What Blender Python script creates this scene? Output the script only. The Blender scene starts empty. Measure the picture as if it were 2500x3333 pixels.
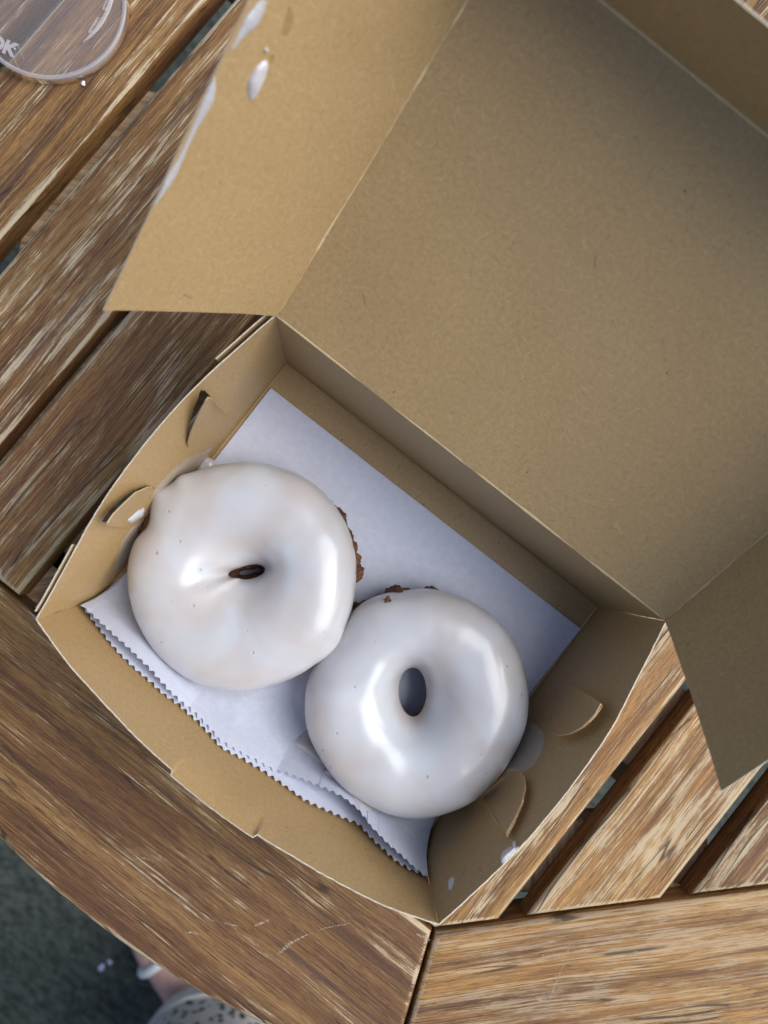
import bpy, bmesh, math, random
import numpy as np
from mathutils import Vector, Matrix, noise as mnoise
from mathutils.bvhtree import BVHTree

sc = bpy.context.scene
col = sc.collection
rng = np.random.default_rng(7)
random.seed(7)
MM = 0.001

# ------------------------------------------------------------------ camera
# world frame: X along the box, Y towards the open lid, Z up, table top at z = 0
CAM_R = Matrix(((0, 0, 0), (0, 0, 0), (0, 0, 0)))
def _rot(ax, ay, az):
    return Matrix.Rotation(az, 3, 'Z') @ Matrix.Rotation(ay, 3, 'Y') @ Matrix.Rotation(ax, 3, 'X')
CAM_R = _rot(0.0147, -0.0526, 0.6599)
CAM_P = Vector((-24.13, 23.06, 338.14)) * MM
F_PX = 2609.9
cam_d = bpy.data.cameras.new('camera'); cam = bpy.data.objects.new('camera', cam_d); col.objects.link(cam)
cam.matrix_world = Matrix.Translation(CAM_P) @ CAM_R.to_4x4()
cam_d.sensor_fit = 'VERTICAL'; cam_d.sensor_height = 36.0; cam_d.sensor_width = 27.0
cam_d.lens = F_PX / 3333 * 36.0
cam_d.clip_start = 0.01; cam_d.clip_end = 50
cam_d.dof.use_dof = True; cam_d.dof.focus_distance = 0.312; cam_d.dof.aperture_fstop = 10.0
sc.camera = cam

# ------------------------------------------------------------------ light
SUN_DIR = Vector((0.82, 0.57, 0.0)).normalized() * math.cos(math.radians(48)) + Vector((0, 0, math.sin(math.radians(48))))
world = bpy.data.worlds.new('World'); sc.world = world; world.use_nodes = True
wn = world.node_tree; bg = wn.nodes['Background']
sky = wn.nodes.new('ShaderNodeTexSky'); sky.sky_type = 'NISHITA'; sky.sun_disc = False
sky.sun_elevation = math.radians(48); sky.sun_rotation = math.atan2(SUN_DIR.x, SUN_DIR.y)
sky.air_density = 1.0; sky.dust_density = 2.5; sky.ozone_density = 1.0
wn.links.new(sky.outputs[0], bg.inputs[0]); bg.inputs[1].default_value = 0.078
sun_d = bpy.data.lights.new('sun', 'SUN'); sun_d.energy = 1.8; sun_d.angle = math.radians(56); sun_d.color = (0.94, 0.978, 1.0)
sun = bpy.data.objects.new('sun', sun_d); col.objects.link(sun)
sun.rotation_euler = SUN_DIR.to_track_quat('Z', 'Y').to_euler(); sun.location = (0.5, 0.3, 1.0)
vs = sc.view_settings; vs.view_transform = 'Standard'; vs.look = 'None'; vs.gamma = 1.0; vs.exposure = 0.94
vs.use_curve_mapping = False
sc.render.engine = 'CYCLES'

# ------------------------------------------------------------------ helpers
def tag(o, label=None, cat=None, group=None, kind=None):
    if label: o['label'] = label
    if cat: o['category'] = cat
    if group: o['group'] = group
    if kind: o['kind'] = kind
    return o
def empty(name, loc=(0, 0, 0), rz=0.0):
    o = bpy.data.objects.new(name, None); col.objects.link(o)
    o.location = loc; o.rotation_euler = (0, 0, rz); o.empty_display_size = 0.01
    return o
def obj(name, verts, faces, mats, parent=None, uv=None, midx=None, origin=None, smooth=True, sharp=40):
    me = bpy.data.meshes.new(name)
    v = np.asarray(verts, float)
    if origin is not None: v = v - np.asarray(origin, float)
    me.from_pydata(v.tolist(), [], faces)
    if not isinstance(mats, (list, tuple)): mats = [mats]
    for m in mats: me.materials.append(m)
    if midx is not None: me.polygons.foreach_set('material_index', midx)
    if uv is not None:
        ul = me.uv_layers.new(name='UVMap')
        li = np.zeros(len(me.loops), int); me.loops.foreach_get('vertex_index', li)
        ul.data.foreach_set('uv', np.asarray(uv, float)[li].ravel())
    me.validate(); me.update()
    if smooth:
        me.polygons.foreach_set('use_smooth', [True] * len(me.polygons))
        if sharp: me.set_sharp_from_angle(angle=math.radians(sharp))
    o = bpy.data.objects.new(name, me); col.objects.link(o)
    if parent is not None: o.parent = parent
    elif origin is not None: o.location = origin
    return o
def ray(u, v):
    d = CAM_R @ Vector(((u - 1250) / F_PX, -(v - 1666.5) / F_PX, -1.0)); return d.normalized()
def at(u, v, z):
    """point at height z (m) seen at photo position u,v (used to measure, as with a ruler)"""
    d = ray(u, v); return CAM_P + d * ((z - CAM_P.z) / d.z)
def fbm(x, y, z, s, oct=3):
    return mnoise.fractal(Vector((x * s, y * s, z * s)), 1.0, 2.0, oct)

class NT:
    def __init__(self, name):
        self.m = bpy.data.materials.new(name); self.m.use_nodes = True
        self.t = self.m.node_tree; self.p = self.t.nodes['Principled BSDF']; self.out = self.t.nodes['Material Output']
    def n(self, ty, ins=None, **kw):
        nd = self.t.nodes.new('ShaderNode' + ty)
        for k, v in kw.items(): setattr(nd, k, v)
        for k, v in (ins or {}).items():
            if hasattr(v, 'is_output') or isinstance(v, bpy.types.NodeSocket): self.t.links.new(v, nd.inputs[k])
            else: nd.inputs[k].default_value = v
        return nd
    def math(self, op, a, b=0.0, c=None, clamp=False):
        ins = {0: a, 1: b}
        if c is not None: ins[2] = c
        return self.n('Math', ins, operation=op, use_clamp=clamp).outputs[0]
    def vmul(self, v, s): return self.n('VectorMath', {0: v, 1: s}, operation='MULTIPLY').outputs[0]
    def vadd(self, v, s): return self.n('VectorMath', {0: v, 1: s}, operation='ADD').outputs[0]
    def noise(self, v, scale=1.0, detail=3.0, rough=0.55, dist=0.0, out=0):
        nd = self.n('TexNoise', {'Vector': v, 'Scale': scale, 'Detail': detail, 'Roughness': rough, 'Distortion': dist}); return nd.outputs[out]
    def ramp(self, f, stops, interp='LINEAR'):
        nd = self.n('ValToRGB', {0: f}); cr = nd.color_ramp; cr.interpolation = interp
        while len(cr.elements) < len(stops): cr.elements.new(0.5)
        for e, (p, c) in zip(cr.elements, stops):
            e.position = p; e.color = (c, c, c, 1) if isinstance(c, (int, float)) else (*c, 1)
        return nd.outputs[0]
    def mix(self, f, a, b, mode='MIX'):
        nd = self.t.nodes.new('ShaderNodeMix'); nd.data_type = 'RGBA'; nd.blend_type = mode
        for i, v in ((0, f), (6, a), (7, b)):
            if isinstance(v, bpy.types.NodeSocket): self.t.links.new(v, nd.inputs[i])
            elif isinstance(v, (int, float)) and i == 0: nd.inputs[0].default_value = v
            else: nd.inputs[i].default_value = (*v, 1)
        return nd.outputs[2]
    def set(self, **kw):
        for k, v in kw.items():
            s = self.p.inputs[k.replace('_', ' ')]
            if isinstance(v, bpy.types.NodeSocket): self.t.links.new(v, s)
            elif isinstance(v, tuple) and len(v) == 3: s.default_value = (*v, 1) if s.type == 'RGBA' else v
            else: s.default_value = v
        return self
    def bump(self, h, strength, dist):
        b = self.n('Bump', {'Height': h, 'Strength': strength, 'Distance': dist}); self.t.links.new(b.outputs[0], self.p.inputs['Normal'])

# ------------------------------------------------------------------ materials
def wood_material():
    w = NT('weathered_wood')
    tc = w.n('TexCoord').outputs['Object']; oi = w.n('ObjectInfo')
    r = oi.outputs['Random']; oc = w.n('SeparateColor', {0: oi.outputs['Color']})   # R bleaching, G tone, B red
    off = w.n('CombineXYZ', {0: w.math('MULTIPLY', r, 37.0), 1: w.math('MULTIPLY', r, 11.0), 2: w.math('MULTIPLY', r, 5.0)}).outputs[0]
    P = w.vadd(tc, off)
    warp = w.noise(w.vmul(P, (9, 30, 30)), detail=2, out=1)
    Pw = w.vadd(P, w.vmul(w.n('VectorMath', {0: warp, 1: (0.5, 0.5, 0.5)}, operation='SUBTRACT').outputs[0], (0.0, 0.005, 0.005)))
    band = w.noise(w.vmul(Pw, (6, 110, 60)), detail=6, rough=0.68)
    band2 = w.noise(w.vmul(Pw, (10, 260, 120)), detail=3, rough=0.6)
    line = w.noise(w.vmul(Pw, (13, 1700, 900)), detail=4, rough=0.7)
    dash = w.noise(w.vmul(Pw, (50, 1500, 1000)), detail=4, rough=0.7)
    pore = w.noise(w.vmul(Pw, (150, 2600, 1500)), detail=2, rough=0.6)
    patch = w.noise(w.vmul(P, (26, 100, 60)), detail=6, rough=0.72)
    big = w.noise(w.vmul(P, (7, 16, 16)), detail=2)
    wear = w.n('Attribute', attribute_name='wear').outputs['Fac']
    base = w.ramp(band, [(0.30, (0.040, 0.016, 0.007)), (0.42, (0.120, 0.053, 0.016)), (0.53, (0.225, 0.112, 0.031)), (0.68, (0.34, 0.190, 0.060))])
    red = w.mix(w.math('MULTIPLY', w.ramp(big, [(0.4, 0.0), (0.7, 1.0)]), oc.outputs[2]), base, (0.16, 0.066, 0.034))
    g2 = w.math('MULTIPLY_ADD', oc.outputs[1], 1.6, 0.2)
    c = w.mix(1.0, red, w.n('CombineColor', {0: g2, 1: g2, 2: g2}).outputs[0], 'MULTIPLY')
    c = w.mix(w.ramp(line, [(0.40, 0.55), (0.54, 0.0)]), c, (0.060, 0.027, 0.014))
    c = w.mix(w.ramp(pore, [(0.36, 0.7), (0.46, 0.0)]), c, (0.040, 0.018, 0.010))
    W = w.math('ADD', w.math('MULTIPLY', patch, 0.62), w.math('MULTIPLY', band2, 0.38))
    m = w.math('ADD', w.math('MULTIPLY', line, 0.45), w.math('MULTIPLY', dash, 0.55))
    m = w.math('ADD', m, w.math('MULTIPLY', w.math('SUBTRACT', W, 0.5), 1.15))
    m = w.math('ADD', m, w.math('MULTIPLY', w.math('SUBTRACT', oc.outputs[0], 0.5), 0.5))
    m = w.math('ADD', m, w.math('MULTIPLY', wear, 0.17))
    z = w.n('SeparateXYZ', {0: tc}).outputs[2]
    side = w.n('MapRange', {0: z, 1: -0.0010, 2: -0.0036, 3: 0.0, 4: 1.0}).outputs[0]
    m = w.math('SUBTRACT', m, w.math('MULTIPLY', side, 0.30))
    mask1 = w.n('MapRange', {0: m, 1: 0.49, 2: 0.60, 3: 0.0, 4: 0.55}).outputs[0]
    mask2 = w.n('MapRange', {0: m, 1: 0.60, 2: 0.665, 3: 0.0, 4: 0.95}).outputs[0]
    mask2 = w.math('MULTIPLY', mask2, oi.outputs['Alpha']); mask1 = w.math('MULTIPLY', mask1, w.math('MULTIPLY_ADD', oi.outputs['Alpha'], 0.5, 0.5))
    c = w.mix(mask1, c, (0.300, 0.186, 0.082))
    pale = w.mix(w.ramp(big, [(0.35, 0.0), (0.65, 1.0)]), (0.66, 0.53, 0.32), (0.58, 0.49, 0.36))
    c = w.mix(mask2, c, pale)
    dk = w.noise(w.vmul(Pw, (7, 150, 90)), detail=3)
    c = w.mix(w.ramp(dk, [(0.61, 0.0), (0.70, 0.62)]), c, (0.060, 0.030, 0.028))
    ck = w.noise(w.vmul(Pw, (4.5, 75, 50)), detail=2, rough=0.4)
    cr = w.math('MULTIPLY', w.n('MapRange', {0: w.math('ABSOLUTE', w.math('SUBTRACT', ck, 0.5)), 1: 0.010, 2: 0.003, 3: 0.0, 4: 0.8}).outputs[0], w.ramp(patch, [(0.46, 0.0), (0.54, 1.0)]))
    c = w.mix(cr, c, (0.025, 0.011, 0.006))
    c = w.mix(w.math('MULTIPLY', side, 0.22), c, (0.085, 0.036, 0.018))
    w.set(Base_Color=c, Roughness=w.n('MapRange', {0: m, 1: 0.4, 2: 0.7, 3: 0.50, 4: 0.78}).outputs[0], Specular_IOR_Level=0.35)
    w.bump(w.math('ADD', w.math('MULTIPLY', line, 0.6), w.math('MULTIPLY', dash, 0.6)), 0.55, 0.0006)
    return w.m
M_WOOD = wood_material()

def brace_material():
    w = NT('brace_wood'); tc = w.n('TexCoord').outputs['Object']
    f = w.noise(w.vmul(tc, (420, 40, 60)), detail=4, rough=0.6)
    g = w.noise(tc, 60, 3)
    c = w.mix(w.ramp(f, [(0.35, 0.0), (0.62, 1.0)]), (0.20, 0.115, 0.055), (0.44, 0.31, 0.18))
    c = w.mix(w.ramp(g, [(0.45, 0.0), (0.7, 0.6)]), c, (0.30, 0.13, 0.04))
    w.set(Base_Color=c, Roughness=0.75); w.bump(f, 0.6, 0.0008)
    return w.m
M_BRACE = brace_material()

def kraft_material(name, a, b, edge=False):
    w = NT(name); uv = w.n('TexCoord').outputs['UV']
    oi = w.n('ObjectInfo'); r = oi.outputs['Random']
    P = w.vadd(uv, w.n('CombineXYZ', {0: w.math('MULTIPLY', r, 3.1), 1: w.math('MULTIPLY', r, 1.7), 2: 0.0}).outputs[0])
    mott = w.noise(P, 620, 4, 0.7); big = w.noise(P, 26, 3); tiny = w.noise(P, 2200, 2); mid = w.noise(w.vmul(P, (1, 1.6, 1)), 700, 3, 0.6)
    c = w.mix(w.ramp(mott, [(0.30, 0.0), (0.70, 1.0)]), a, b)
    c = w.mix(w.ramp(big, [(0.35, 0.0), (0.7, 0.20)]), c, tuple(x * 0.92 for x in a))
    c = w.mix(w.ramp(tiny, [(0.35, 0.22), (0.6, 0.0)]), c, (0.17, 0.105, 0.05))
    c = w.mix(w.ramp(mid, [(0.55, 0.0), (0.75, 0.35)]), c, tuple(min(1, x * 1.28) for x in b))
    def fibres(scale, ln, wd, keep, rotk, colr, amt, c):
        S = w.vmul(P, (scale, scale, scale))
        v = w.n('TexVoronoi', {'Vector': S, 'Scale': 1.0, 'Randomness': 1.0}, voronoi_dimensions='2D', feature='F1')
        loc = w.n('VectorMath', {0: S, 1: v.outputs['Position']}, operation='SUBTRACT').outputs[0]
        cs = w.n('SeparateColor', {0: v.outputs['Color']})
        rot = w.n('VectorRotate', {'Vector': loc, 'Angle': w.math('MULTIPLY', cs.outputs[0], rotk)}, rotation_type='Z_AXIS').outputs[0]
        s = w.n('SeparateXYZ', {0: rot}); x, y = s.outputs[0], s.outputs[1]
        bend = w.math('MULTIPLY', w.math('MULTIPLY', x, x), w.math('MULTIPLY_ADD', cs.outputs[1], 1.2, -0.6))
        yy = w.math('ABSOLUTE', w.math('SUBTRACT', y, bend))
        my = w.n('MapRange', {0: yy, 1: wd, 2: wd * 0.3, 3: 0.0, 4: 1.0}).outputs[0]
        mx = w.n('MapRange', {0: w.math('ABSOLUTE', x), 1: ln, 2: ln * 0.7, 3: 0.0, 4: 1.0}).outputs[0]
        k = w.math('LESS_THAN', cs.outputs[2], keep)
        f = w.math('MULTIPLY', w.math('MULTIPLY', my, mx), w.math('MULTIPLY', k, amt))
        return w.mix(f, c, colr)
    c = fibres(170, 0.34, 0.045, 0.45, 6.28, tuple(min(1, x * 1.5) for x in b), 0.18, c)
    c = fibres(95, 0.26, 0.020, 0.30, 6.28, (0.62, 0.49, 0.30), 0.22, c)
    c = fibres(210, 0.28, 0.055, 0.35, 6.28, (0.14, 0.085, 0.04), 0.28, c)
    c = fibres(30, 0.065, 0.008, 0.16, 6.28, (0.09, 0.055, 0.03), 0.6, c)
    c = fibres(55, 0.022, 0.022, 0.12, 6.28, (0.05, 0.03, 0.015), 0.8, c)
    w.set(Base_Color=c, Roughness=0.50, Specular_IOR_Level=0.55)
    w.bump(w.math('ADD', mott, w.math('MULTIPLY', tiny, 0.5)), 0.22, 0.0004)
    return w.m
M_KRAFT = kraft_material('kraft_board', (0.350, 0.224, 0.094), (0.448, 0.300, 0.136))
def plain(name, colr, rough=0.6, nscale=400, var=0.15, spec=0.3):
    w = NT(name); tc = w.n('TexCoord').outputs['Object']
    f = w.noise(tc, nscale, 3)
    c = w.mix(f, tuple(x * (1 - var) for x in colr), tuple(min(1, x * (1 + var)) for x in colr))
    w.set(Base_Color=c, Roughness=rough, Specular_IOR_Level=spec); w.bump(f, 0.15, 0.0003)
    return w.m
M_KEDGE = plain('kraft_cut_edge', (0.60, 0.52, 0.40), 0.8, 1200, 0.45)
M_KCREASE = plain('kraft_crease', (0.56, 0.42, 0.24), 0.7, 900, 0.25)

def paper_material():
    w = NT('wax_paper'); uv = w.n('TexCoord').outputs['UV']
    cloud = w.noise(uv, 300, 4, 0.65); big = w.noise(uv, 28, 2)
    c = w.mix(w.ramp(cloud, [(0.3, 0.0), (0.7, 1.0)]), (0.66, 0.68, 0.80), (0.76, 0.785, 0.89))
    c = w.mix(w.ramp(big, [(0.4, 0.0), (0.65, 0.25)]), c, (0.70, 0.73, 0.83))
    w.set(Base_Color=c, Roughness=0.55, Specular_IOR_Level=0.25)
    fine = w.noise(uv, 500, 3)
    w.bump(w.math('ADD', fine, w.noise(uv, 120, 2)), 0.22, 0.0006)
    tr = w.n('BsdfTranslucent', {'Color': (0.75, 0.78, 0.86, 1)})
    mx = w.n('MixShader', {0: 0.18}); w.t.links.new(w.p.outputs[0], mx.inputs[1]); w.t.links.new(tr.outputs[0], mx.inputs[2])
    w.t.links.new(mx.outputs[0], w.out.inputs[0])
    return w.m
M_PAPER = paper_material()

def glaze_material(name, thin=False, see=0.42):
    w = NT(name); tc = w.n('TexCoord').outputs['Object']
    oi = w.n('ObjectInfo'); P = w.vadd(tc, w.n('CombineXYZ', {0: w.math('MULTIPLY', oi.outputs['Random'], 2.0), 1: 0.0, 2: 0.0}).outputs[0])
    big = w.noise(P, 38, 2, 0.5, 0.6)
    c = w.mix(w.ramp(big, [(0.36, 0.0), (0.68, 1.0)]), (0.54, 0.495, 0.48), (0.585, 0.605, 0.635))
    if not thin:   # icing thins out on the flanks and the dough tints it
        zz = w.n('SeparateXYZ', {0: tc}).outputs[2]
        fl = w.n('MapRange', {0: w.math('ADD', zz, w.math('MULTIPLY', w.noise(P, 70, 3), 0.014)), 1: 0.030, 2: 0.015, 3: 0.0, 4: 0.75}).outputs[0]
        c = w.mix(fl, c, (0.43, 0.335, 0.285))
    v = w.n('TexVoronoi', {'Vector': P, 'Scale': 170.0, 'Randomness': 1.0}, feature='F1')
    k = w.n('SeparateColor', {0: v.outputs['Color']})
    keep = w.math('LESS_THAN', k.outputs[0], 0.40)
    rad = w.math('MULTIPLY_ADD', k.outputs[1], 0.07, 0.05)
    pit = w.math('MULTIPLY', w.n('MapRange', {0: w.math('SUBTRACT', v.outputs['Distance'], rad), 1: 0.015, 2: -0.035, 3: 0.0, 4: 1.0}).outputs[0], keep)
    if not thin:
        c = w.mix(w.math('MULTIPLY', pit, 0.55), c, (0.36, 0.29, 0.27))
    if thin and see > 0.3: c = w.mix(0.8, c, (0.60, 0.53, 0.44))
    w.set(Base_Color=c, Roughness=0.30, Specular_IOR_Level=0.55, Subsurface_Weight=0.35, Subsurface_Radius=(1.0, 0.75, 0.6), Subsurface_Scale=0.0022,
          Coat_Weight=0.45, Coat_Roughness=0.15)
    h = w.math('SUBTRACT', w.math('MULTIPLY', w.noise(P, 60, 2), 0.16), w.math('MULTIPLY', pit, 0.0 if thin else 0.55))
    w.bump(h, 0.40, 0.0018)
    if thin:
        tp = w.n('BsdfTransparent'); mx = w.n('MixShader', {0: see})
        w.t.links.new(w.p.outputs[0], mx.inputs[1]); w.t.links.new(tp.outputs[0], mx.inputs[2]); w.t.links.new(mx.outputs[0], w.out.inputs[0])
    return w.m
M_GLAZE = glaze_material('sugar_glaze'); M_SMEAR = glaze_material('thin_sugar_glaze', True, 0.55); M_SMEAR2 = glaze_material('streaky_sugar_glaze', True, 0.25)
def cake_material():
    w = NT('fried_dough'); tc = w.n('TexCoord').outputs['Object']
    f = w.noise(tc, 420, 4, 0.7); g = w.noise(tc, 90, 3)
    c = w.mix(w.ramp(f, [(0.35, 0.0), (0.68, 1.0)]), (0.050, 0.019, 0.008), (0.20, 0.085, 0.030))
    c = w.mix(w.ramp(g, [(0.5, 0.0), (0.7, 0.5)]), c, (0.26, 0.10, 0.03))
    w.set(Base_Color=c, Roughness=0.8); w.bump(f, 0.8, 0.0015)
    return w.m
M_CAKE = cake_material()

def ground_material():
    w = NT('dark_ground'); tc = w.n('TexCoord').outputs['Object']
    f = w.noise(w.vmul(tc, (1, 1.8, 1)), 75, 5, 0.7); g = w.noise(tc, 9, 3); s = w.noise(tc, 320, 2)
    c = w.mix(w.ramp(f, [(0.36, 0.0), (0.68, 1.0)]), (0.009, 0.012, 0.010), (0.082, 0.096, 0.078))
    c = w.mix(w.ramp(g, [(0.4, 0.0), (0.7, 0.4)]), c, (0.030, 0.038, 0.032))
    c = w.mix(w.ramp(s, [(0.62, 0.0), (0.72, 0.5)]), c, (0.15, 0.16, 0.14))
    w.set(Base_Color=c, Roughness=0.95); w.bump(f, 0.6, 0.004)
    return w.m
M_GROUND = ground_material()

# ------------------------------------------------------------------ ground
GZ = -0.70
def ground():
    n = 24; s = 4.0
    V = [(-s + 2 * s * i / n, -s + 2 * s * j / n, GZ) for j in range(n + 1) for i in range(n + 1)]
    F = [(j * (n + 1) + i, j * (n + 1) + i + 1, (j + 1) * (n + 1) + i + 1, (j + 1) * (n + 1) + i) for j in range(n) for i in range(n)]
    tag(obj('ground', V, F, M_GROUND), kind='structure')
ground()

# ------------------------------------------------------------------ table
TC = Vector((0.0014, 0.1978, -0.0008)); TROT = math.radians(-1.4)
table = empty('patio_table', TC, TROT)
tag(table, 'round weathered wooden patio table of worn slats framed by eight rim boards', 'table')
AP = 0.2865; RO = 0.368; TH = 0.0125

def plank(name, outline, parent, loc, rz, colr, th=TH, bev=0.0022, mat=None, inset=0.0022):
    """outline: list of (x,y) counter-clockwise, local X along the grain; top at z=0, worn rounded edges"""
    bm = bmesh.new(); lay = bm.verts.layers.float.new('wear')
    top = [bm.verts.new((x, y, 0)) for x, y in outline]
    bot = [bm.verts.new((x, y, -th)) for x, y in outline]
    ft = bm.faces.new(top); bm.faces.new(bot[::-1]); n = len(top)
    for i in range(n): bm.faces.new((top[i], bot[i], bot[(i + 1) % n], top[(i + 1) % n]))
    bm.normal_update()
    bmesh.ops.bevel(bm, geom=[e for e in ft.edges], offset=bev, segments=4, profile=0.5, affect='EDGES', clamp_overlap=True)
    bm.normal_update()
    tf = max((f for f in bm.faces if f.normal.z > 0.99), key=lambda f: f.calc_area())
    tl = set(v for v in tf.verts)
    for v in tl: v[lay] = 1.0
    bmesh.ops.inset_region(bm, faces=[tf], thickness=inset, use_even_offset=True)
    for v in bm.verts:
        if v.co.z > -1e-6 and v not in tl: v[lay] = 0.0
        elif v.co.z > -bev * 0.35: v[lay] = max(v[lay], 0.8)
    for v in tf.verts: v[lay] = 0.0
    me = bpy.data.meshes.new(name); bm.to_mesh(me); bm.free()
    me.materials.append(mat or M_WOOD)
    me.polygons.foreach_set('use_smooth', [True] * len(me.polygons)); me.set_sharp_from_angle(angle=math.radians(50))
    o = bpy.data.objects.new(name, me); col.objects.link(o); o.parent = parent
    o.location = loc; o.rotation_euler = (0, 0, rz); o.color = colr if len(colr) == 4 else (*colr, 0.85)
    return o

# rim boards (octagon inside, round outside)
rim_cols = {6: (0.48, 0.48, 0.50, 0.6), 7: (0.68, 1.0, 0.0, 0.36), 5: (0.40, 0.45, 0.5)}
for k in range(8):
    ang = k * math.pi / 4                     # outward direction angle; k=6 points to -y
    t = math.tan(math.pi / 8); g = 0.0006
    hx = AP * t - g
    pts = []
    # local frame: X tangential (ccw), Y = -outward
    oa = math.pi / 8 - g / RO
    AI = AP - 0.0022; hx = AI * t - g
    pts.append((-hx, -AI)); pts.append((-RO * math.sin(oa), -RO * math.cos(oa)))
    for i in range(1, 24):
        a = -oa + 2 * oa * i / 24; pts.append((RO * math.sin(a), -RO * math.cos(a)))
    pts.append((RO * math.sin(oa), -RO * math.cos(oa))); pts.append((hx, -AI))
    rz = ang + math.pi / 2
    plank('rim_board', pts, table, (0, 0, 0), rz, rim_cols.get(k, (0.5, 0.5, 0.4)), th=0.020, bev=0.0030)
# slats: x ranges in table frame (top edges) with photo-measured gaps
GAPH = 0.0007
SHX = 0.0076
slats = [(-0.2880, -0.2680), (-0.2585, -0.2139), (-0.2042, -0.1597), (-0.1536, -0.1142), (-0.1052, -0.0645), (-0.0550, -0.0143), (-0.0047, 0.0360), (0.0456, 0.0863),
         (0.0878, 0.1284), (0.1380, 0.1783), (0.1886, 0.2290), (0.2386, 0.2720)]
scol = {0: (0.53, 0.72, 0.30), 1: (0.61, 0.66, 0.35, 0.75), 2: (0.57, 0.66, 0.40, 0.55), 3: (0.42, 0.40, 0.5), 7: (0.60, 0.85, 0.40, 0.7), 8: (0.64, 1.0, 0.10, 0.62), 9: (0.62, 0.72, 0.55, 0.65)}
AS = AP - 0.0036
for i, (x0, x1) in enumerate(slats):
    i -= 1; x0 += SHX - GAPH; x1 += SHX + GAPH
    def ytop(x):     # octagon boundary with apothem AS
        return min(AS, AS * math.sqrt(2) - abs(x))
    xs = sorted(set([x0, x1] + [s * AS * math.tan(math.pi / 8) for s in (-1, 1) if x0 < s * AS * math.tan(math.pi / 8) < x1]))
    up = [(x, ytop(x)) for x in xs]; lo = [(x, -ytop(x)) for x in xs]
    cx = (x0 + x1) / 2
    ring = lo + up[::-1]                       # ccw in table frame
    loc = [(y, -(x - cx)) for x, y in ring]     # local X = table +y, local Y = table -x
    plank('slat', loc, table, (cx, 0, 0), math.pi / 2, scol.get(i, (0.5, 0.5, 0.4)), bev=0.0027, inset=0.0022)
# braces under the slats
def brace(cx, cy, L, W, rz, z=-0.0126, th=0.016):
    pts = [(-L / 2, -W / 2), (L / 2, -W / 2), (L / 2, W / 2), (-L / 2, W / 2)]
    plank('brace', pts, table, (cx, cy, z), rz, (0.3, 0.5, 0.3), th=th, bev=0.002, mat=M_BRACE, inset=0.001)
brace(-0.177, -0.174, 0.190, 0.046, math.radians(-61.6))
brace(0.1435, -0.1574, 0.095, 0.042, math.radians(8))
brace(0.152, -0.224, 0.12, 0.032, math.radians(38))
brace(-0.02, -0.252, 0.20, 0.035, 0)
brace(0.0, 0.0, 0.50, 0.045, 0)
brace(-0.11, -0.272, 0.06, 0.028, math.radians(-40))
for a in (45, 135, 225, 315):
    x, y = 0.23 * math.cos(math.radians(a)), 0.23 * math.sin(math.radians(a))
    plank('leg', [(-0.018, -0.018), (0.018, -0.018), (0.018, 0.018), (-0.018, 0.018)], table, (x, y, -0.0286 if a != 0 else 0), math.radians(a), (0.3, 0.4, 0.5), th=abs(GZ) - 0.0286 - 0.0008, bev=0.002, inset=0.001)

# ------------------------------------------------------------------ takeaway box
H = 64.46; LF, WF = 168.0, 124.6; LR, WR, DY = 170.7, 129.9, 0.4
box = empty('takeaway_box', (0, 0, 0))
tag(box, 'brown kraft cardboard takeaway box with its lid wide open on the table', 'box')
KT = 0.45
def sheet(name, G, th, mats, parent, uvo=(0, 0), flip=False, wob=0.0, seed=0.0, hole=None):
    """G: [nu][nv] grid (mm) of the inside face; th thickness mm away from the inside normal"""
    G = np.asarray(G, float); nu, nv = G.shape[:2]
    du = np.gradient(G, axis=0); dv = np.gradient(G, axis=1)
    N = np.cross(du, dv); N /= np.linalg.norm(N, axis=2, keepdims=True) + 1e-12
    if flip: N = -N
    if wob:
        for i in range(nu):
            for j in range(nv):
                G[i, j] += N[i, j] * wob * fbm(G[i, j, 0] + seed, G[i, j, 1], G[i, j, 2], 0.03, 2)
    B = G - N * th
    U = np.zeros((nu, nv)); W = np.zeros((nu, nv))
    U[1:] = np.cumsum(np.linalg.norm(np.diff(G, axis=0), axis=2), axis=0); W[:, 1:] = np.cumsum(np.linalg.norm(np.diff(G, axis=1), axis=2), axis=1)
    U -= U.mean(0, keepdims=True) * 1.0
    uv = np.stack([(U + uvo[0]) * MM, (W + uvo[1]) * MM], -1).reshape(-1, 2)
    V = np.concatenate([G.reshape(-1, 3), B.reshape(-1, 3)]) * MM; UV = np.concatenate([uv, uv])
    F = []; mi = []; K = nu * nv
    idx = lambda i, j: i * nv + j
    for i in range(nu - 1):
        for j in range(nv - 1):
            q = (idx(i, j), idx(i + 1, j), idx(i + 1, j + 1), idx(i, j + 1))
            if hole is not None and hole((G[i, j] + G[i + 1, j + 1]) / 2): continue
            if flip: q = q[::-1]
            F.append(q); mi.append(0); F.append(tuple(K + x for x in q[::-1])); mi.append(0)
    loop = [idx(i, 0) for i in range(nu)] + [idx(nu - 1, j) for j in range(1, nv)] + [idx(i, nv - 1) for i in range(nu - 2, -1, -1)] + [idx(0, j) for j in range(nv - 2, 0, -1)]
    for a, b in zip(loop, loop[1:] + loop[:1]):
        q = (a, K + a, K + b, b)
        if flip: q = q[::-1]
        F.append(q); mi.append(1)
    return obj(name, V, F, mats, parent, uv=UV, midx=mi, sharp=50)
KM = [M_KRAFT, M_KEDGE]
def interp(pts, n):
    pts = np.asarray(pts, float); x = pts[:, 0]; t = np.linspace(x[0], x[-1], n)
    return np.stack([t, np.interp(t, x, pts[:, 1])], 1)
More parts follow.
